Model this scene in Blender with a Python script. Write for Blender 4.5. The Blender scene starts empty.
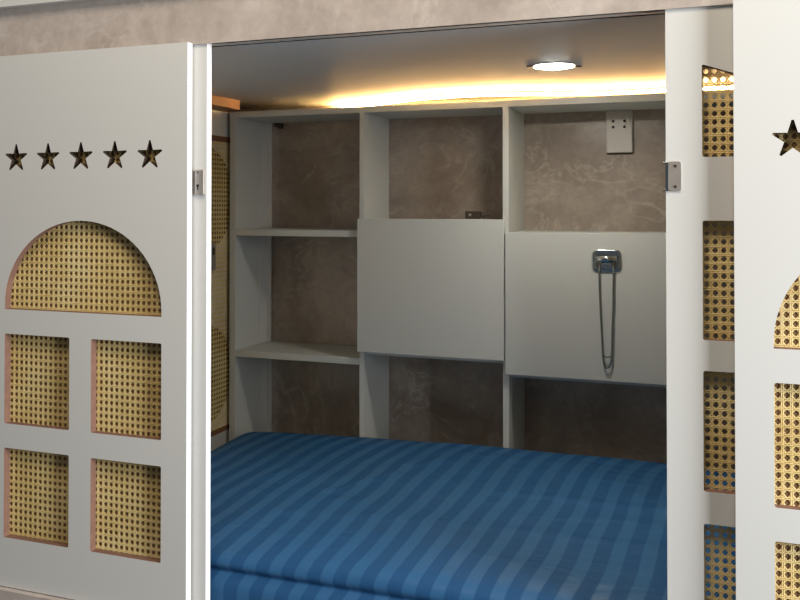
import bpy, bmesh, math, random
from mathutils import Vector, Matrix
random.seed(7)
scn = bpy.context.scene
COL = scn.collection

# ------------------------------------------------------------------ helpers
def link(name, me, mat=None, parent=None, loc=(0, 0, 0)):
    o = bpy.data.objects.new(name, me)
    COL.objects.link(o)
    if mat is not None:
        for m in (mat if isinstance(mat, (list, tuple)) else [mat]):
            me.materials.append(m)
    o.location = loc
    if parent:
        o.parent = parent
    return o

def tag(o, label=None, cat=None, group=None, kind=None):
    for k, v in (('label', label), ('category', cat), ('group', group), ('kind', kind)):
        if v:
            o[k] = v
    return o

def thing(name, label, cat, loc=(0, 0, 0), rz=0, group=None):
    o = bpy.data.objects.new(name, None)
    o.empty_display_size = .05
    COL.objects.link(o)
    o.location = loc
    o.rotation_euler = (0, 0, rz)
    return tag(o, label, cat, group)

def box(bm, x0, x1, y0, y1, z0, z1, bev=0.0, mi=0):
    vs = [bm.verts.new((x, y, z)) for x in (x0, x1) for y in (y0, y1) for z in (z0, z1)]
    idx = [(0, 1, 3, 2), (4, 6, 7, 5), (0, 4, 5, 1), (2, 3, 7, 6), (0, 2, 6, 4), (1, 5, 7, 3)]
    fs = [bm.faces.new([vs[i] for i in f]) for f in idx]
    for f in fs:
        f.material_index = mi
    if bev:
        es = list({e for f in fs for e in f.edges})
        r = bmesh.ops.bevel(bm, geom=es, offset=bev, segments=2, profile=.5, affect='EDGES')
        for f in r['faces']:
            f.material_index = mi

def mesh_of(bm, name, smooth=False):
    bmesh.ops.recalc_face_normals(bm, faces=bm.faces)
    me = bpy.data.meshes.new(name)
    bm.to_mesh(me)
    bm.free()
    if smooth:
        for p in me.polygons:
            p.use_smooth = True
    return me

def boxes(name, lst, mat, parent=None, bev=0.0, loc=(0, 0, 0)):
    bm = bmesh.new()
    for b in lst:
        box(bm, *b, bev=bev)
    return link(name, mesh_of(bm, name), mat, parent, loc)

def tube(bm, pts, r, n=8, closed=False, caps=True):
    pts = [Vector(p) for p in pts]
    N = len(pts)
    rings = []
    up = Vector((0, 1, 0))
    for i, p in enumerate(pts):
        a = pts[(i - 1) % N] if (i or closed) else p
        b = pts[(i + 1) % N] if (i < N - 1 or closed) else p
        t = (b - a).normalized()
        s = t.cross(up)
        if s.length < 1e-3:
            s = t.cross(Vector((1, 0, 0)))
        s.normalize()
        q = s.cross(t).normalized()
        rings.append([bm.verts.new(p + s * (r * math.cos(2 * math.pi * k / n)) + q * (r * math.sin(2 * math.pi * k / n))) for k in range(n)])
    for i in range(N if closed else N - 1):
        A, B = rings[i], rings[(i + 1) % N]
        for k in range(n):
            f = bm.faces.new([A[k], A[(k + 1) % n], B[(k + 1) % n], B[k]])
            f.smooth = True
    if not closed and caps:
        bm.faces.new(rings[0]); bm.faces.new(rings[-1][::-1])

def lathe(bm, prof, c, n=40):
    """prof: (radius, z) list, turned about a vertical axis at c"""
    rings = []
    for r, z in prof:
        if r < 1e-6:
            rings.append([bm.verts.new((c[0], c[1], c[2] + z))] * n)
        else:
            rings.append([bm.verts.new((c[0] + r * math.cos(2 * math.pi * k / n), c[1] + r * math.sin(2 * math.pi * k / n), c[2] + z)) for k in range(n)])
    for A, B in zip(rings, rings[1:]):
        for k in range(n):
            vs = []
            for v in (A[k], A[(k + 1) % n], B[(k + 1) % n], B[k]):
                if v not in vs:
                    vs.append(v)
            if len(vs) > 2:
                bm.faces.new(vs).smooth = True

# ------------------------------------------------------------------ materials
def new_mat(name):
    m = bpy.data.materials.new(name)
    m.use_nodes = True
    nt = m.node_tree
    return m, nt, nt.nodes['Principled BSDF']

def nd(nt, t, **kw):
    n = nt.nodes.new(t)
    for k, v in kw.items():
        if k in n.inputs:
            n.inputs[k].default_value = v
        else:
            setattr(n, k, v)
    return n

def ramp(nt, src, stops):
    r = nd(nt, 'ShaderNodeValToRGB')
    while len(r.color_ramp.elements) < len(stops):
        r.color_ramp.elements.new(.5)
    for e, (p, c) in zip(r.color_ramp.elements, stops):
        e.position = p
        e.color = tuple(c) + ((1,) if len(c) == 3 else ())
    nt.links.new(src, r.inputs[0])
    return r.outputs[0]

def plain(name, col, rough=.5, metal=0, noise=.03, scale=8, bump=0, spec=.5):
    m, nt, b = new_mat(name)
    tc = nd(nt, 'ShaderNodeTexCoord')
    n = nd(nt, 'ShaderNodeTexNoise', Scale=scale, Detail=4.0)
    nt.links.new(tc.outputs['Object'], n.inputs['Vector'])
    lo = [c * (1 - noise) for c in col]; hi = [min(1, c * (1 + noise)) for c in col]
    nt.links.new(ramp(nt, n.outputs[0], [(.3, lo), (.7, hi)]), b.inputs['Base Color'])
    b.inputs['Roughness'].default_value = rough
    b.inputs['Metallic'].default_value = metal
    b.inputs['Specular IOR Level'].default_value = spec
    if bump:
        bp = nd(nt, 'ShaderNodeBump', Strength=bump, Distance=.002)
        nt.links.new(n.outputs[0], bp.inputs['Height'])
        nt.links.new(bp.outputs[0], b.inputs['Normal'])
    return m

def emit(name, col, strength):
    m, nt, b = new_mat(name)
    b.inputs['Base Color'].default_value = (.8, .8, .8, 1)
    b.inputs['Emission Color'].default_value = tuple(col) + (1,)
    b.inputs['Emission Strength'].default_value = strength
    return m

def marble(name, lo, mid, hi, vein, rough=.35, scale=3.0, vstr=.55):
    m, nt, b = new_mat(name)
    L = nt.links
    g = nd(nt, 'ShaderNodeNewGeometry')
    n1 = nd(nt, 'ShaderNodeTexNoise', Scale=scale, Detail=9.0, Roughness=.62, Distortion=.8)
    L.new(g.outputs['Position'], n1.inputs['Vector'])
    base = ramp(nt, n1.outputs[0], [(.36, lo), (.5, mid), (.64, hi)])
    n2 = nd(nt, 'ShaderNodeTexNoise', Scale=scale * 1.6, Detail=5.0, Roughness=.55, Distortion=2.2)
    L.new(g.outputs['Position'], n2.inputs['Vector'])
    v = ramp(nt, n2.outputs[0], [(.465, (0, 0, 0)), (.5, (1, 1, 1)), (.535, (0, 0, 0))])
    n3 = nd(nt, 'ShaderNodeTexNoise', Scale=scale * 2.3, Detail=2.0)
    L.new(g.outputs['Position'], n3.inputs['Vector'])
    mask = ramp(nt, n3.outputs[0], [(.42, (0, 0, 0)), (.6, (vstr, vstr, vstr))])
    mul = nd(nt, 'ShaderNodeMath', operation='MULTIPLY')
    L.new(v, mul.inputs[0]); L.new(mask, mul.inputs[1])
    mx = nd(nt, 'ShaderNodeMix', data_type='RGBA')
    L.new(mul.outputs[0], mx.inputs[0]); L.new(base, mx.inputs[6])
    mx.inputs[7].default_value = tuple(vein) + (1,)
    # fine mottling
    n4 = nd(nt, 'ShaderNodeTexNoise', Scale=scale * 14, Detail=6.0, Roughness=.7)
    L.new(g.outputs['Position'], n4.inputs['Vector'])
    f = ramp(nt, n4.outputs[0], [(.32, (.86, .86, .86)), (.68, (1.07, 1.07, 1.07))])
    mm = nd(nt, 'ShaderNodeMix', data_type='RGBA', blend_type='MULTIPLY')
    mm.inputs[0].default_value = 1
    L.new(mx.outputs[2], mm.inputs[6]); L.new(f, mm.inputs[7])
    L.new(mm.outputs[2], b.inputs['Base Color'])
    b.inputs['Roughness'].default_value = rough
    return m

M_LAM = plain('white_laminate', (.635, .635, .60), .42, noise=.012, scale=1.5)
M_SHELF = plain('shelf_laminate', (.59, .605, .572), .5, noise=.012, scale=2)
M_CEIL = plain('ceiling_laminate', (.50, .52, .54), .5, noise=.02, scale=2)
M_MDF = plain('brown_fibreboard', (.20, .105, .070), .85, noise=.12, scale=60, bump=.2)
M_STARSHADE = plain('shaded_star_edge', (.05, .030, .018), .9, noise=.15, scale=60)  # fibreboard with the shade inside the star cutouts put into its colour
M_BACKING = plain('brown_backing', (.26, .155, .065), .9, noise=.1, scale=30)
M_EDGE = plain('white_edge_band', (.74, .75, .78), .35, noise=.01)
M_BATTEN = plain('brown_batten', (.20, .085, .04), .7, noise=.2, scale=30)
M_OAK = plain('oiled_wood', (.40, .22, .12), .6, noise=.2, scale=14)
M_STEEL = plain('brushed_steel', (.50, .46, .41), .5, .85, .06, 40)
M_CHROME = plain('polished_chrome', (.50, .56, .57), .17, 1, .03, 20)
M_DARK = plain('groove_shade', (.02, .018, .016), .8)
M_DKMET = plain('dark_metal', (.12, .10, .08), .4, .8, .1, 30)
M_WIRE = plain('steel_wire', (.26, .29, .27), .32, .9, .05, 30)
M_ALU = plain('track_aluminium', (.62, .58, .53), .4, .2, .03, 10)
M_PLATE = plain('socket_plastic', (.62, .60, .55), .4, noise=.01)
M_BLACK = plain('black_hole', (.01, .01, .01), .7)
M_BRASSY = plain('plug_contact', (.85, .82, .75), .2, 1, .02)
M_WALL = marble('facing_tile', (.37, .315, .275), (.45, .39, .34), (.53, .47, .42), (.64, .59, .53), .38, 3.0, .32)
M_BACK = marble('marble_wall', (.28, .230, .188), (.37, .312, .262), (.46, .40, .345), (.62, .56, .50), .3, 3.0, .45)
M_LED = emit('led_tape', (1, .56, .20), 125)
M_LAMP = emit('lamp_diffuser', (1, .93, .82), 140)

def cane_mat():
    m, nt, b = new_mat('woven_cane')
    L = nt.links
    g = nd(nt, 'ShaderNodeNewGeometry')
    n = nd(nt, 'ShaderNodeTexNoise', Scale=9.0, Detail=3.0)
    L.new(g.outputs['Position'], n.inputs['Vector'])
    n2 = nd(nt, 'ShaderNodeTexNoise', Scale=240.0, Detail=2.0)
    L.new(g.outputs['Position'], n2.inputs['Vector'])
    ad = nd(nt, 'ShaderNodeMath', operation='MULTIPLY_ADD')
    L.new(n2.outputs[0], ad.inputs[0]); ad.inputs[1].default_value = .5
    L.new(n.outputs[0], ad.inputs[2])
    L.new(ramp(nt, ad.outputs[0], [(.5, (.56, .40, .14)), (.75, (.73, .55, .22)), (1., (.82, .67, .33))]), b.inputs['Base Color'])
    b.inputs['Roughness'].default_value = .5
    return m
M_CANE = cane_mat()

def sheet_mat():
    m, nt, b = new_mat('striped_blue_satin')
    L = nt.links
    g = nd(nt, 'ShaderNodeNewGeometry')
    sx = nd(nt, 'ShaderNodeSeparateXYZ')
    L.new(g.outputs['Position'], sx.inputs[0])
    # the cloth was pulled askew: stripes drift sideways towards the far edge and the near roll
    def cur(pts):
        c = nd(nt, 'ShaderNodeFloatCurve')
        mp = c.mapping.curves[0]
        for i, (x, y) in enumerate(pts):
            if i < 2:
                mp.points[i].location = (x, y)
            else:
                mp.points.new(x, y)
        c.mapping.update()
        return c
    mr = nd(nt, 'ShaderNodeMapRange')
    mr.inputs['From Min'].default_value = 1.6; mr.inputs['From Max'].default_value = 2.55
    L.new(sx.outputs[1], mr.inputs[0])
    c = cur([(0, .0), (.12, .24), (.42, .30), (.75, .38), (.86, .50), (.93, .68), (1, .98)])
    L.new(mr.outputs[0], c.inputs[1])
    w = nd(nt, 'ShaderNodeTexNoise', Scale=2.2, Detail=1.0)
    L.new(g.outputs['Position'], w.inputs['Vector'])
    sh = nd(nt, 'ShaderNodeMath', operation='MULTIPLY_ADD')
    L.new(c.outputs[0], sh.inputs[0]); sh.inputs[1].default_value = -.20
    L.new(sx.outputs[0], sh.inputs[2])
    s2 = nd(nt, 'ShaderNodeMath', operation='MULTIPLY_ADD')
    L.new(w.outputs[0], s2.inputs[0]); s2.inputs[1].default_value = .05
    L.new(sh.outputs[0], s2.inputs[2])
    fr = nd(nt, 'ShaderNodeMath', operation='MULTIPLY'); fr.inputs[1].default_value = 1 / .0605
    L.new(s2.outputs[0], fr.inputs[0])
    pp = nd(nt, 'ShaderNodeMath', operation='FRACT')
    L.new(fr.outputs[0], pp.inputs[0])
    st = ramp(nt, pp.outputs[0], [(0, (0, 0, 0)), (.04, (1, 1, 1)), (.48, (1, 1, 1)), (.52, (0, 0, 0)), (.999, (0, 0, 0))])
    mx = nd(nt, 'ShaderNodeMix', data_type='RGBA')
    L.new(st, mx.inputs[0])
    mx.inputs[6].default_value = (.015, .070, .175, 1)
    mx.inputs[7].default_value = (.029, .104, .228, 1)
    L.new(mx.outputs[2], b.inputs['Base Color'])
    rr = nd(nt, 'ShaderNodeMapRange')
    L.new(st, rr.inputs[0])
    rr.inputs['To Min'].default_value = .62; rr.inputs['To Max'].default_value = .42
    L.new(rr.outputs[0], b.inputs['Roughness'])
    b.inputs['Specular IOR Level'].default_value = .14
    n3 = nd(nt, 'ShaderNodeTexNoise', Scale=6.0, Detail=4.0, Distortion=1.0)
    mpp = nd(nt, 'ShaderNodeMapping'); mpp.inputs['Scale'].default_value = (.5, 1.8, 1)
    L.new(g.outputs['Position'], mpp.inputs[0]); L.new(mpp.outputs[0], n3.inputs['Vector'])
    bp = nd(nt, 'ShaderNodeBump', Strength=.5, Distance=.012)
    L.new(n3.outputs[0], bp.inputs['Height']); L.new(bp.outputs[0], b.inputs['Normal'])
    return m
M_SHEET = sheet_mat()

# ------------------------------------------------------------------ key levels (metres, camera eye = 0)
ZC = .349       # underside of the bunk ceiling
ZB = -.870      # bunk base / sill
YS, YBK = 2.508, 2.729
XL, XR = -1.66, .66

# ------------------------------------------------------------------ the setting
def struct(o):
    return tag(o, kind='structure')
# facing wall round the opening: header band, sill wall, side jambs
struct(boxes('wall_front', [
    (-2.9, 2.4, 1.5895, 1.5932, ZC - .0020, .4900),
    (-2.9, 2.4, 1.5932, 1.66, ZC + .026, .4900),
    (-2.9, 2.4, 1.558, 1.66, -1.75, ZB - .001),
    (-2.9, XL, 1.5895, 1.66, ZB - .001, ZC - .0020),
    (XR, 2.4, 1.5895, 1.66, ZB - .001, ZC - .0020)], M_WALL))
struct(boxes('ceiling', [(XL, XR, 1.6440, 2.80, ZC, ZC + .026)], M_CEIL))
struct(boxes('floor', [(XL, XR, 1.66, 2.80, ZB - .04, ZB)], M_SHELF))
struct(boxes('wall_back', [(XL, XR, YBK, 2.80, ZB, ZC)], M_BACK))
struct(boxes('wall_left', [(XL - .03, XL, 1.66, 2.80, ZB - .04, ZC + .026)], M_BATTEN))  # added behind the end door, dark brown standing in for unlit space
struct(boxes('wall_right', [(XR, XR + .03, 1.66, 2.80, ZB - .04, ZC + .026)], M_SHELF))
# fixed infill in front part of left end
struct(boxes('trim_1', [(-1.552, -1.534, 1.665, 2.085, ZB, ZC - .03)], M_LAM))
# warm wooden beam over the left end opening
struct(boxes('trim_2', [(-1.56, -1.478, 1.665, 2.500, .319, ZC)], M_OAK))

# ------------------------------------------------------------------ sliding door track
tr = thing('door_track', 'pale two-groove sliding track between tiled header and bunk ceiling', 'track', (0, 1.569, ZC))
boxes('rail', [(XL, XR, .0440, .0570, -.0012, .0255)], M_ALU, tr)
boxes('groove', [(XL, XR, .0245, .0440, .0225, .0255), (XL, XR, .0436, .0440, .0008, .0225), (XL, XR, .0570, .0748, .0225, .0255), (XL, XR, .0742, .0748, .0006, .0225)], M_DARK, tr)  # shade inside the grooves painted as dark strips on roof and far flanks
tb = thing('door_track', 'low bottom guide rail under the sliding doors', 'track', (0, 1.569, ZB))
boxes('rail', [(XL, XR, .0208, .0236, 0, .001), (XL, XR, .0525, .0565, 0, .006)], M_ALU, tb)

# ------------------------------------------------------------------ doors
DW, DH, DT = .5535, 1.2175, .018
def rrect(u0, u1, z0, z1, r=.004, slant=(0, 0)):
    pts = [(u0, z0, 1), (u1, z0, 1), (u1, z1 - slant[1], 1), (u0, z1 - slant[0], 1)]
    out = []
    N = len(pts)
    for i in range(N):
        p = Vector(pts[i][:2]); a = Vector(pts[i - 1][:2]); b = Vector(pts[(i + 1) % N][:2])
        da = (a - p).normalized() * r; db = (b - p).normalized() * r
        for t in (0, .33, .67, 1):
            q = (p + da) * (1 - t) ** 2 + p * 2 * t * (1 - t) + (p + db) * t ** 2
            out.append((q.x, q.y))
    return out
def arch(u0, u1, z0, z1):
    c = (u0 + u1) / 2; rx = (u1 - u0) / 2; e = .010
    out = [(u0, z0), (u1, z0)]
    for k in range(0, 41):
        a = math.pi * k / 40
        out.append((c + rx * math.cos(a), z0 + e + (z1 - z0 - e) * math.sin(a)))
    return out
def star(c, z, R, k=.42):
    out = []
    for i in range(10):
        a = math.pi / 2 + i * math.pi / 5
        r = R if i % 2 == 0 else R * k
        if i % 2 == 0:      # slightly blunt points
            for d in (-.055, .055):
                out.append((c + r * .985 * math.cos(a + d), z + r * .985 * math.sin(a + d)))
        else:
            out.append((c + r * math.cos(a), z + r * math.sin(a)))
    return out
def circle(c, z, r, n=48):
    return [(c + r * math.cos(2 * math.pi * k / n), z + r * math.sin(2 * math.pi * k / n)) for k in range(n)]

def panel_mesh(name, W, H, T, holes, star_shade=False):
    cu = bpy.data.curves.new(name, 'CURVE')
    cu.dimensions = '2D'; cu.fill_mode = 'BOTH'; cu.extrude = T / 2
    for pts in [[(0, 0), (W, 0), (W, H), (0, H)]] + holes:
        s = cu.splines.new('POLY')
        s.points.add(len(pts) - 1)
        for p, (x, z) in zip(s.points, pts):
            p.co = (x, z, 0, 1)
        s.use_cyclic_u = True
    o = bpy.data.objects.new(name, cu)
    COL.objects.link(o)
    dg = bpy.context.evaluated_depsgraph_get()
    me = bpy.data.meshes.new_from_object(o.evaluated_get(dg))
    COL.objects.unlink(o)
    bpy.data.objects.remove(o); bpy.data.curves.remove(cu)
    me.transform(Matrix.Rotation(math.pi / 2, 4, 'X'))
    me.transform(Matrix.Translation((-W / 2, T / 2, 0)))
    me.materials.clear()
    for m in (M_LAM, M_EDGE, M_MDF, M_STARSHADE):
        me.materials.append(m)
    bm = bmesh.new(); bm.from_mesh(me)
    bmesh.ops.remove_doubles(bm, verts=bm.verts, dist=1e-5)
    bmesh.ops.recalc_face_normals(bm, faces=bm.faces)
    for f in bm.faces:
        c = f.calc_center_median()
        f.smooth = False
        if abs(f.normal.y) > .5:
            f.material_index = 0
        elif abs(abs(c.x) - W / 2) < 1e-4 or c.z < 1e-4 or c.z > H - 1e-4:
            f.material_index = 1
        else:
            f.material_index = 3 if star_shade and c.z > .93 else 2
    bm.to_mesh(me); bm.free()
    me.name = name
    return me

def cane_mesh(W, H, PX=.0140, PZ=.0149):
    """woven cane sheet in the x-z plane, centred on x, from z=0: pairs of uprights and
    crosswise strands with two sets of diagonals leaving octagonal holes"""
    bm = bmesh.new()
    def strand(a, b, w, y, h=.0003):
        a = Vector((a[0], 0, a[1])); b = Vector((b[0], 0, b[1]))
        d = b - a
        if d.length < .004:
            return
        s = Vector((-d.z, 0, d.x)).normalized() * (w / 2)
        Y = Vector((0, y, 0)); D = Vector((0, h, 0))
        ra = [bm.verts.new(a - s + Y), bm.verts.new(a - s * .45 + Y - D), bm.verts.new(a + s * .45 + Y - D), bm.verts.new(a + s + Y), bm.verts.new(a + Y + D)]
        rb = [bm.verts.new(b - s + Y), bm.verts.new(b - s * .45 + Y - D), bm.verts.new(b + s * .45 + Y - D), bm.verts.new(b + s + Y), bm.verts.new(b + Y + D)]
        for k in range(5):
            bm.faces.new([ra[k], ra[(k + 1) % 5], rb[(k + 1) % 5], rb[k]])
    nx = int(W / PX); nz = int(H / PZ)
    ox = (W - nx * PX) / 2
    for i in range(nx + 1):
        for s in (-.00135, .00135):
            x = -W / 2 + ox + i * PX + s
            strand((x, 0), (x, H), .0020, .0006)
    for j in range(nz + 1):
        for s in (-.00135, .00135):
            z = j * PZ + s + .002
            if 0 < z < H:
                strand((-W / 2, z), (W / 2, z), .0020, .0003)
    # diagonals crossing half way between the uprights, leaving each cell centre open
    q = PX / PZ
    for sgn, y in ((1, .0009), (-1, .0012)):
        for k in range(-nz - 3, nx + nz + 3):
            x0 = -W / 2 + ox + (k + .5) * PX
            f = lambda z: x0 + sgn * q * (z - .002)
            g = lambda x: .002 + sgn * (x - x0) / q
            za, zb_ = sorted((g(-W / 2), g(W / 2)))
            za = max(0, za); zb_ = min(H, zb_)
            if za < zb_:
                strand((f(za), za), (f(zb_), zb_), .0020, y)
    return mesh_of(bm, 'cane_webbing')
CW, CZ0, CZ1 = .475, .098, 1.130
cane = cane_mesh(CW, CZ1 - CZ0)
cane.materials.append(M_CANE)
cane_end = cane_mesh(CW, .933)
cane_end.materials.append(M_CANE)

A0, A1, A2, A3 = .0637, .2476, .3070, .4904
holesA = [rrect(A0, A1, .112, .3164), rrect(A2, A3, .112, .3164),
          rrect(A0, A1, .372, .5775), rrect(A2, A3, .372, .5775),
          arch(A0, A3, .634, .838)] + [star(.2768 + (i - 2) * .0912, .9800, .0330) for i in range(5)]
B0, B1, B2, B3 = .0605, .2435, .3100, .4930
holesB = []
for z0, z1 in ((.1175, .3235), (.379, .586), (.639, .845)):
    holesB += [rrect(B0, B1, z0, z1), rrect(B2, B3, z0, z1)]
holesB += [rrect(B0, B1, .955, 1.116, slant=(0, .064)), rrect(B2, B3, .955, 1.116, slant=(.064, 0))]
holesC = [circle(DW / 2, .897, .166), circle(DW / 2, .332, .160)]
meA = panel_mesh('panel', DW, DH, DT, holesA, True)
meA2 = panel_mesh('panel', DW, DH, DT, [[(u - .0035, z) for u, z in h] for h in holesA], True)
meB = panel_mesh('panel', DW, DH + .006, DT, holesB)
meC = panel_mesh('panel', DW, 1.1840, DT, holesC)

def latch(parent, side):
    """steel catch lapping the free edge of a rear door; side=+1 plate lies to the right of the edge"""
    bm = bmesh.new()
    e = -side * DW / 2
    xs = sorted((e, e + side * .026))
    box(bm, xs[0], xs[1], -.0022, 0, .897, .949, .0008)
    xs = sorted((e, e - side * .0015))
    box(bm, xs[0], xs[1], -.0022, .012, .897, .949)
    return bm
def door(me, label, x, y, kind='A', rz=0, z=ZB + .0015):
    t = thing('sliding_door', label, 'door', (x, y, z), rz, None)
    o = bpy.data.objects.new('panel', me); COL.objects.link(o); o.parent = t
    c = bpy.data.objects.new('cane_webbing', cane); COL.objects.link(c); c.parent = t
    c.location = (0, DT + .0004, CZ0)
    for z0, z1 in ((CZ0 - .016, CZ0), (CZ1, CZ1 + .016)):
        boxes('batten', [(-CW / 2, CW / 2, DT, DT + .003, z0, z1)], M_BATTEN, t)
    if kind == 'A':
        boxes('backing_sheet', [(-CW / 2, CW / 2, DT + .0031, DT + .0038, CZ0, CZ1)], M_BACKING, t)
    return t
Y1, Y2 = 1.5705, 1.5937
xA = -1.0550 - DW / 2
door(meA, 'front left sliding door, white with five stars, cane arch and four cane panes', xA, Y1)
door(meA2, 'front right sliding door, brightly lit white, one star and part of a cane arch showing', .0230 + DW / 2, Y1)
dl = door(meB, 'rear left white sliding door, narrow strip with steel keyhole catch behind the five-star door', -1.0221 - DW / 2, Y2, 'B')
dr = door(meB, 'rear right white sliding door with column of plain cane windows, at right of bed', -.0882 + DW / 2, Y2, 'B')
# left catch: body, keyhole, edge plate
bm = bmesh.new()
e = DW / 2
box(bm, e - .0260, e - .0035, -.0065, 0, .894, .948, .002)
lc = link('latch', mesh_of(bm, 'latch'), M_STEEL, dl)
bm = bmesh.new()
box(bm, e - .0310, e - .0260, -.0050, 0, .897, .945, .001)
link('catch_lip', mesh_of(bm, 'catch_lip'), M_DKMET, lc)
bm = bmesh.new()
tube(bm, [(e - .018, -.0072, .914), (e - .018, -.0060, .914)], .0030, 12)
box(bm, e - .0192, e - .0168, -.0072, -.0060, .905, .914)
tube(bm, [(e - .018, -.0072, .942), (e - .018, -.0060, .942)], .0016, 10)
link('keyhole', mesh_of(bm, 'keyhole'), M_BLACK, lc)
# right catch
bm = bmesh.new()
e = -DW / 2
pl = [(u, v) for u, v in rrect(e + .0050, e + .0255, .896, .948, .0045)]
fa = [bm.verts.new((u, -.0022, v)) for u, v in pl]; fb = [bm.verts.new((u, 0, v)) for u, v in pl]
bm.faces.new(fa); bm.faces.new(fb[::-1])
for k in range(len(pl)):
    bm.faces.new([fa[k], fa[(k + 1) % len(pl)], fb[(k + 1) % len(pl)], fb[k]])
rc = link('latch', mesh_of(bm, 'latch'), M_STEEL, dr)
bm = bmesh.new()
box(bm, e - .0006, e + .0046, -.0030, 0, .8965, .9475, .0004)
box(bm, e - .0055, e - .0006, .0035, .0055, .8965, .8990, .0005)
box(bm, e - .0055, e - .0006, .0035, .0055, .9445, .9475, .0005)
link('catch_lip', mesh_of(bm, 'catch_lip'), M_CHROME, rc)
for z in (.904, .940):
    bm = bmesh.new()
    tube(bm, [(e + .016, -.0030, z), (e + .016, -.0020, z)], .0026, 12)
    link('screw', mesh_of(bm, 'screw'), M_DKMET, rc)

# end door (seen from its back) on the left end of the bunk
de = thing('sliding_door', 'cane-backed end door with two round cutouts, at left end of the bed', 'door', (-1.534, 2.385, ZB + .0005), math.pi / 2)
o = bpy.data.objects.new('panel', meC); COL.objects.link(o); o.parent = de; o.location = (0, 0, 0)
# local +y points to world -x, so the cane goes on the bed side (local -y)
c = bpy.data.objects.new('cane_webbing', cane_end); COL.objects.link(c); c.parent = de
c.location = (0, -.0020, .150)
for z0, z1 in ((.134, .150), (1.083, 1.101)):
    boxes('batten', [(-DW / 2 + .002, DW / 2 - .002, -.004, 0, z0, z1)], M_BATTEN, de)
bm = bmesh.new()
box(bm, .018, .048, -.010, -.004, .667, .752, .003)
hd = link('handle', mesh_of(bm, 'handle'), M_STEEL, de)
bm = bmesh.new()
box(bm, .028, .038, -.0108, -.0095, .715, .740, .002)
link('finger_recess', mesh_of(bm, 'finger_recess'), M_DKMET, hd)

# door of the bunk above
struct(boxes('door_1', [(-1.66, -.46, 1.572, 1.590, .4635, 1.26)], M_LAM, None, .0006))

# ------------------------------------------------------------------ shelving against the back wall
sh = thing('shelving_unit', 'built-in white shelving with open compartments above the blue bed', 'shelving', (0, 0, ZB))
Z0 = -ZB    # add to eye-relative heights
ZT0, ZT1 = .2945 + Z0, .3140 + Z0
BW = .0155
def upright(name, x0, x1):
    return boxes(name, [(x0, x1, YS, YBK - .001, .001, ZT0)], M_SHELF, sh, .0006)
side = upright('side_panel', -1.5200, -1.4985)
dv = [upright('divider', -1.0551, -1.0398), upright('divider', -.5988, -.5807), upright('divider', -.120, -.104), upright('divider', .36, .376)]
upright('side_panel', .63, .646)
boxes('top_board', [(-1.5200, .646, YS, YBK - .001, ZT0, ZT1)], M_SHELF, sh, .0008)
for xa, xb, zt in ((-1.4985, -1.0551, -.0735), (-1.4985, -1.0551, -.4715), (-.5807, -.120, -.0745), (-1.0398, -.5988, -.4400), (-.5807, -.120, -.4790),
                   (-1.0398, -.5988, -.0400)):
    th = .0205
    yb = YBK - .001
    boxes('shelf', [(xa, xb, YS + (.0015 if xa < -1.2 else .012), yb, zt - th + Z0, zt + Z0)], M_SHELF, sh, .0006)
boxes('back_batten', [(-1.4980, -1.482, YBK - .0095, YBK - .001, .001, ZT0)], M_LAM, sh)
boxes('back_batten', [(-1.4983, -1.4960, YBK - .06, YBK - .0100, .001, ZT0)], M_LAM, sh)
for zz in (-.256, -.003, -.754):
    bm = bmesh.new()
    tube(bm, [(-1.4987, 2.672, zz + Z0), (-1.4975, 2.672, zz + Z0)], .0028, 10)
    link('screw', mesh_of(bm, 'screw'), M_DKMET, side)
bm = bmesh.new()
box(bm, -1.470, -1.436, YBK - .013, YBK - .001, .281 + Z0, .294 + Z0, .002)
box(bm, -1.452, -1.437, YBK - .020, YBK - .001, .2745 + Z0, .292 + Z0, .002)
link('cable_clip', mesh_of(bm, 'cable_clip'), M_DKMET, sh)
# middle front panel
cd = boxes('cabinet_door', [(-1.0558, -.5915, YS - .0170, YS - .0008, -.4485 + Z0, -.0362 + Z0)], M_SHELF, sh, .0008)
bm = bmesh.new()
box(bm, -.731, -.683, YS + .060, YS + .082, -.0362 + Z0, -.0130 + Z0, .0015)
box(bm, -.684, -.655, YS + .066, YS + .074, -.0290 + Z0, -.0250 + Z0, .001)
tube(bm, [(-.676, YS + .070, -.0355 + Z0), (-.676, YS + .070, -.0180 + Z0)], .003, 8)
lk = link('lock_body', mesh_of(bm, 'lock_body'), M_DKMET, sh)
bm = bmesh.new()
tube(bm, [(-.715, YS + .0592, -.0240 + Z0), (-.715, YS + .0602, -.0240 + Z0)], .0045, 14)
link('lock_cylinder', mesh_of(bm, 'lock_cylinder'), M_STEEL, lk)
# fold-down table leaf on the right with chrome catch and wire loop
dlf = boxes('drop_leaf', [(-.5875, -.1120, YS - .0170, YS - .0008, -.4870 + Z0, -.0735 + Z0)], M_SHELF, sh, .0008)
YF = YS - .0170
cx, cz = -.2975, -.1505 + Z0
bm = bmesh.new()
pl = rrect(-.041, .041, -.0315, .0315, .017)
fr_ = [bm.verts.new((cx + u, YF - .0035, cz + v)) for u, v in pl]
mid = [bm.verts.new((cx + u * .90, YF - .0050, cz + v * .88)) for u, v in pl]
bk = [bm.verts.new((cx + u, YF - .0002, cz + v)) for u, v in pl]
inn = [bm.verts.new((cx + u * .78, YF - .0045, cz + v * .74)) for u, v in pl]
dep = [bm.verts.new((cx + u * .74, YF - .0010, cz + v * .70)) for u, v in pl]
n = len(pl)
for A, B in ((bk, fr_), (fr_, mid), (mid, inn), (inn, dep)):
    for k in range(n):
        bm.faces.new([A[k], A[(k + 1) % n], B[(k + 1) % n], B[k]]).smooth = True
bm.faces.new(dep); bm.faces.new(bk[::-1])
cp = link('catch_plate', mesh_of(bm, 'catch_plate'), M_CHROME, dlf)
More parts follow.
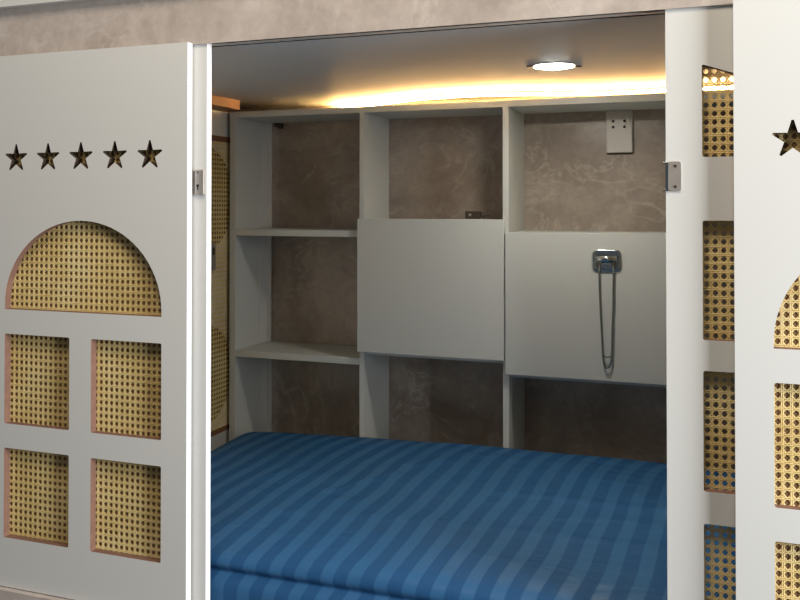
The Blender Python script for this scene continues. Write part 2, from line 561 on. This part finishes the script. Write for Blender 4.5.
bm = bmesh.new()
prof = []
for k in range(9):
    a = math.pi * k / 8
    prof.append((YF - .002 - .0115 * math.sin(a), cz + .004 + .0115 * math.cos(a)))
vs = []
for x in (cx - .029, cx + .029):
    vs.append([bm.verts.new((x, y, z)) for y, z in prof])
for k in range(8):
    bm.faces.new([vs[0][k], vs[0][k + 1], vs[1][k + 1], vs[1][k]]).smooth = True
bm.faces.new(vs[0]); bm.faces.new(vs[1][::-1])
box(bm, cx - .026, cx + .026, YF - .0085, YF - .002, cz - .024, cz - .0065, .002)
link('catch_barrel', mesh_of(bm, 'catch_barrel'), M_CHROME, cp)
for s in (-1, 1):
    bm = bmesh.new()
    box(bm, cx + s * .0200 - .0055, cx + s * .0200 + .0055, YF - .0115, YF - .003, cz - .022, cz - .003, .0015)
    link('loop_socket', mesh_of(bm, 'loop_socket'), M_DKMET, dlf)
bm = bmesh.new()
zt = cz - .012; zb2 = -.405 + Z0; mx_ = -.2955
path = [(cx - .0195, YF - .009, zt), (cx - .0195, YF - .010, zt - .03)]
for t in (.2, .4, .6, .8, 1):
    path.append((cx - .0195 + (mx_ - .0125 - cx + .0195) * t ** 1.3, YF - .010, zt - .03 + (zb2 - zt + .03) * t))
for k in range(1, 10):
    a = math.pi + math.pi * k / 10
    path.append((mx_ + .0125 * math.cos(a), YF - .010, zb2 + .044 * math.sin(a)))
for t in (1, .8, .6, .4, .2):
    path.append((cx + .0195 + (mx_ + .0125 - cx - .0195) * t ** 1.3, YF - .010, zt - .03 + (zb2 - zt + .03) * t))
path += [(cx + .0195, YF - .010, zt - .03), (cx + .0195, YF - .009, zt)]
tube(bm, path, .0027, 10)
arc = [(mx_ + .0125 * math.cos(math.pi + math.pi * k / 8), YF - .010, zb2 - .002 + .012 * math.sin(math.pi + math.pi * k / 8)) for k in range(9)]
tube(bm, arc, .0018, 8)
link('wire_loop', mesh_of(bm, 'wire_loop'), M_WIRE, dlf)

# ------------------------------------------------------------------ socket on the marble wall
sk = thing('wall_socket', 'white socket plate with four pin holes on the marble wall', 'socket', (-.2855, YBK - .001, .165))
boxes('face_plate', [(-.0390, .0390, -.018, 0, 0, .1290)], M_PLATE, sk, .0025)
boxes('back_box', [(-.0370, .0370, -.0035, 0, -.004, 0)], M_DKMET, sk)
for x in (-.0175, .0160):
    for z in (.078, .096):
        bm = bmesh.new()
        tube(bm, [(x, -.0186, z), (x, -.0175, z)], .0044, 12)
        link('pin_hole', mesh_of(bm, 'pin_hole'), M_BLACK, sk)
boxes('rating_mark', [(-.024 + k * .0078, -.0195 + k * .0078, -.0183, -.0178, .040, .050) for k in range(7)], M_PLATE, sk)
bm = bmesh.new()
tube(bm, [(.017, -.021, .104), (.024, -.024, .109), (.027, -.021, .101), (.031, -.022, .092), (.023, -.021, .085), (.017, -.020, .086)], .0030, 8)
link('contact_cover', mesh_of(bm, 'contact_cover'), M_LAM, sk)

# ------------------------------------------------------------------ downlight
lx, ly = -.383, 2.150
dn = thing('ceiling_light', 'round recessed downlight glowing white in the bunk ceiling', 'light', (lx, ly, ZC))
bm = bmesh.new()
lathe(bm, [(.0500, 0), (.0500, -.0015), (.0515, -.0022), (.0545, -.0016), (.0560, 0)], (0, 0, 0))
link('trim_ring', mesh_of(bm, 'trim_ring'), M_LAM, dn)
bm = bmesh.new()
lathe(bm, [(0, -.0060), (.018, -.0056), (.034, -.0044), (.0495, -.0010), (.0495, 0)], (0, 0, 0))
link('diffuser', mesh_of(bm, 'diffuser'), M_LAMP, dn)
for a in (math.radians(20), math.radians(200)):
    bm = bmesh.new()
    box(bm, .053, .068, -.005, .005, -.0030, 0, .001)
    o = link('spring_clip', mesh_of(bm, 'spring_clip'), M_DKMET, dn)
    o.rotation_euler = (0, 0, a)

# ------------------------------------------------------------------ LED tape on top of the shelving
ctl = [(-1.24, 2.715), (-1.10, 2.650), (-1.0, 2.600), (-.88, 2.545), (-.74, 2.515), (-.62, 2.520), (-.50, 2.555), (-.36, 2.600), (-.15, 2.605), (.1, 2.60), (.6, 2.60)]
bm = bmesh.new()
prev = None
pts = []
for i in range(len(ctl) - 1):
    p0 = Vector(ctl[max(i - 1, 0)]); p1 = Vector(ctl[i]); p2 = Vector(ctl[i + 1]); p3 = Vector(ctl[min(i + 2, len(ctl) - 1)])
    for k in range(6):
        t = k / 6
        pts.append(.5 * ((2 * p1) + (-p0 + p2) * t + (2 * p0 - 5 * p1 + 4 * p2 - p3) * t * t + (-p0 + 3 * p1 - 3 * p2 + p3) * t ** 3))
tube(bm, [(p.x, p.y, 0) for p in pts], .0045, 8)
led = link('led_strip', mesh_of(bm, 'led_strip'), M_LED, None, (0, 0, .3340))
tag(led, 'warm glowing light strip running above the white shelving under the bunk ceiling', 'light strip')

# ------------------------------------------------------------------ mattress with fitted striped sheet
from mathutils import noise as mn
prof = [(2.500, -.868), (2.503, -.80), (2.499, -.735), (2.487, -.705), (2.470, -.692), (2.44, -.6865), (2.38, -.689),
        (2.28, -.694), (2.15, -.700), (2.02, -.705), (1.90, -.712), (1.80, -.720), (1.735, -.729), (1.70, -.737),
        (1.674, -.745), (1.658, -.757), (1.650, -.772), (1.654, -.784), (1.664, -.790), (1.654, -.796), (1.640, -.806), (1.634, -.820), (1.632, -.845), (1.634, -.868)]
# resample
pl2 = []
for (a, b), (c_, d) in zip(prof, prof[1:]):
    L_ = math.hypot(c_ - a, d - b)
    nseg = max(1, int(L_ / (.005 if a < 1.71 and b < -.73 else .014)))
    for k in range(nseg):
        pl2.append((a + (c_ - a) * k / nseg, b + (d - b) * k / nseg))
pl2.append(prof[-1])
for _ in range(2):
    pl2 = [pl2[0]] + [tuple((pl2[i - 1][j] + 2 * pl2[i][j] + pl2[i + 1][j]) / 4 for j in (0, 1)) for i in range(1, len(pl2) - 1)] + [pl2[-1]]
bm = bmesh.new()
X0, X1, NX = -1.512, .62, 190
grid = []
for i in range(NX + 1):
    x = X0 + (X1 - X0) * i / NX
    d = min(x - X0, X1 - x)
    r = .075
    drop = 0 if d > .12 else .085 * (1 - d / .12) ** 2
    row = []
    for (y, z) in pl2:
        zz = z
        top = max(0, min(1, (z + .80) / .06))
        zz -= drop * top
        zz -= top * (.030 * max(0, min(1, (-.60 - x) / .87)) ** 1.3)
        # gentle sags and soft wrinkles
        f = top
        zz += f * .0045 * mn.noise(Vector((x * 2.1, y * 3.0, 3.1)))
        zz += f * .0030 * mn.noise(Vector((x * 6 + 4, y * 12, 1.7)))
        # a pulled diagonal crease
        for (ax, ay, bx, by, h, w) in ((-.93, 2.0, -.80, 2.16, .0028, .012), (-1.16, 2.03, -1.10, 2.13, .002, .012), (-.80, 2.22, -.70, 2.30, .002, .014), (-1.0, 1.86, -.3, 1.90, .0016, .014), (-.5, 2.10, .1, 2.13, .0016, .012)):
            vx, vy = bx - ax, by - ay
            t = max(0, min(1, ((x - ax) * vx + (y - ay) * vy) / (vx * vx + vy * vy)))
            dd = math.hypot(x - ax - vx * t, y - ay - vy * t)
            zz += f * 2.2 * h * math.exp(-(dd / w) ** 2)
        yy = y
        if y < 1.66 and z < -.77:
            yy += .004 * mn.noise(Vector((x * 3, z * 4, 9)))
            yy = max(yy, 1.6265)
        row.append(bm.verts.new((x, yy, zz)))
    grid.append(row)
for a, b in zip(grid, grid[1:]):
    for k in range(len(pl2) - 1):
        bm.faces.new([a[k], a[k + 1], b[k + 1], b[k]]).smooth = True
bm.faces.new(grid[0]); bm.faces.new(grid[-1][::-1])
bm.faces.new([g[0] for g in grid][::-1] + [g[-1] for g in grid])
mt = link('mattress', mesh_of(bm, 'mattress'), M_SHEET)
tag(mt, 'mattress under a striped blue satin fitted sheet filling the bunk', 'mattress')

# ------------------------------------------------------------------ light
w = bpy.data.worlds.new('World'); scn.world = w
w.use_nodes = True
bg = w.node_tree.nodes['Background']
bg.inputs[0].default_value = (.94, .95, 1, 1)
bg.inputs[1].default_value = .10

def area(name, loc, target, sx, sy, power, col):
    l = bpy.data.lights.new(name, 'AREA')
    l.shape = 'RECTANGLE'; l.size = sx; l.size_y = sy; l.energy = power; l.color = col
    o = bpy.data.objects.new(name, l); COL.objects.link(o)
    o.location = loc
    d = Vector(target) - Vector(loc)
    o.rotation_euler = d.to_track_quat('-Z', 'Y').to_euler()
    return o
area('window_light', (2.9, .55, .15), (-.5, 1.57, -.3), 1.2, 1.5, 250, (.93, .96, 1))
area('room_lamp', (-.4, .45, 1.9), (-.4, 1.5, -.2), 1.2, .8, 44, (1, .86, .70))

# ------------------------------------------------------------------ camera
cam = bpy.data.cameras.new('camera')
co = bpy.data.objects.new('camera', cam); COL.objects.link(co)
cam.sensor_width = 36; cam.lens = 39.182
cam.shift_y = (195.785 - 300) / 800
cam.clip_start = .02
co.rotation_euler = (math.radians(90 + .737), 0, math.radians(20.152))
scn.camera = co

scn.view_settings.view_transform = 'Standard'
scn.view_settings.look = 'None'
scn.view_settings.gamma = 1
scn.view_settings.use_curve_mapping = False
scn.view_settings.exposure = 0
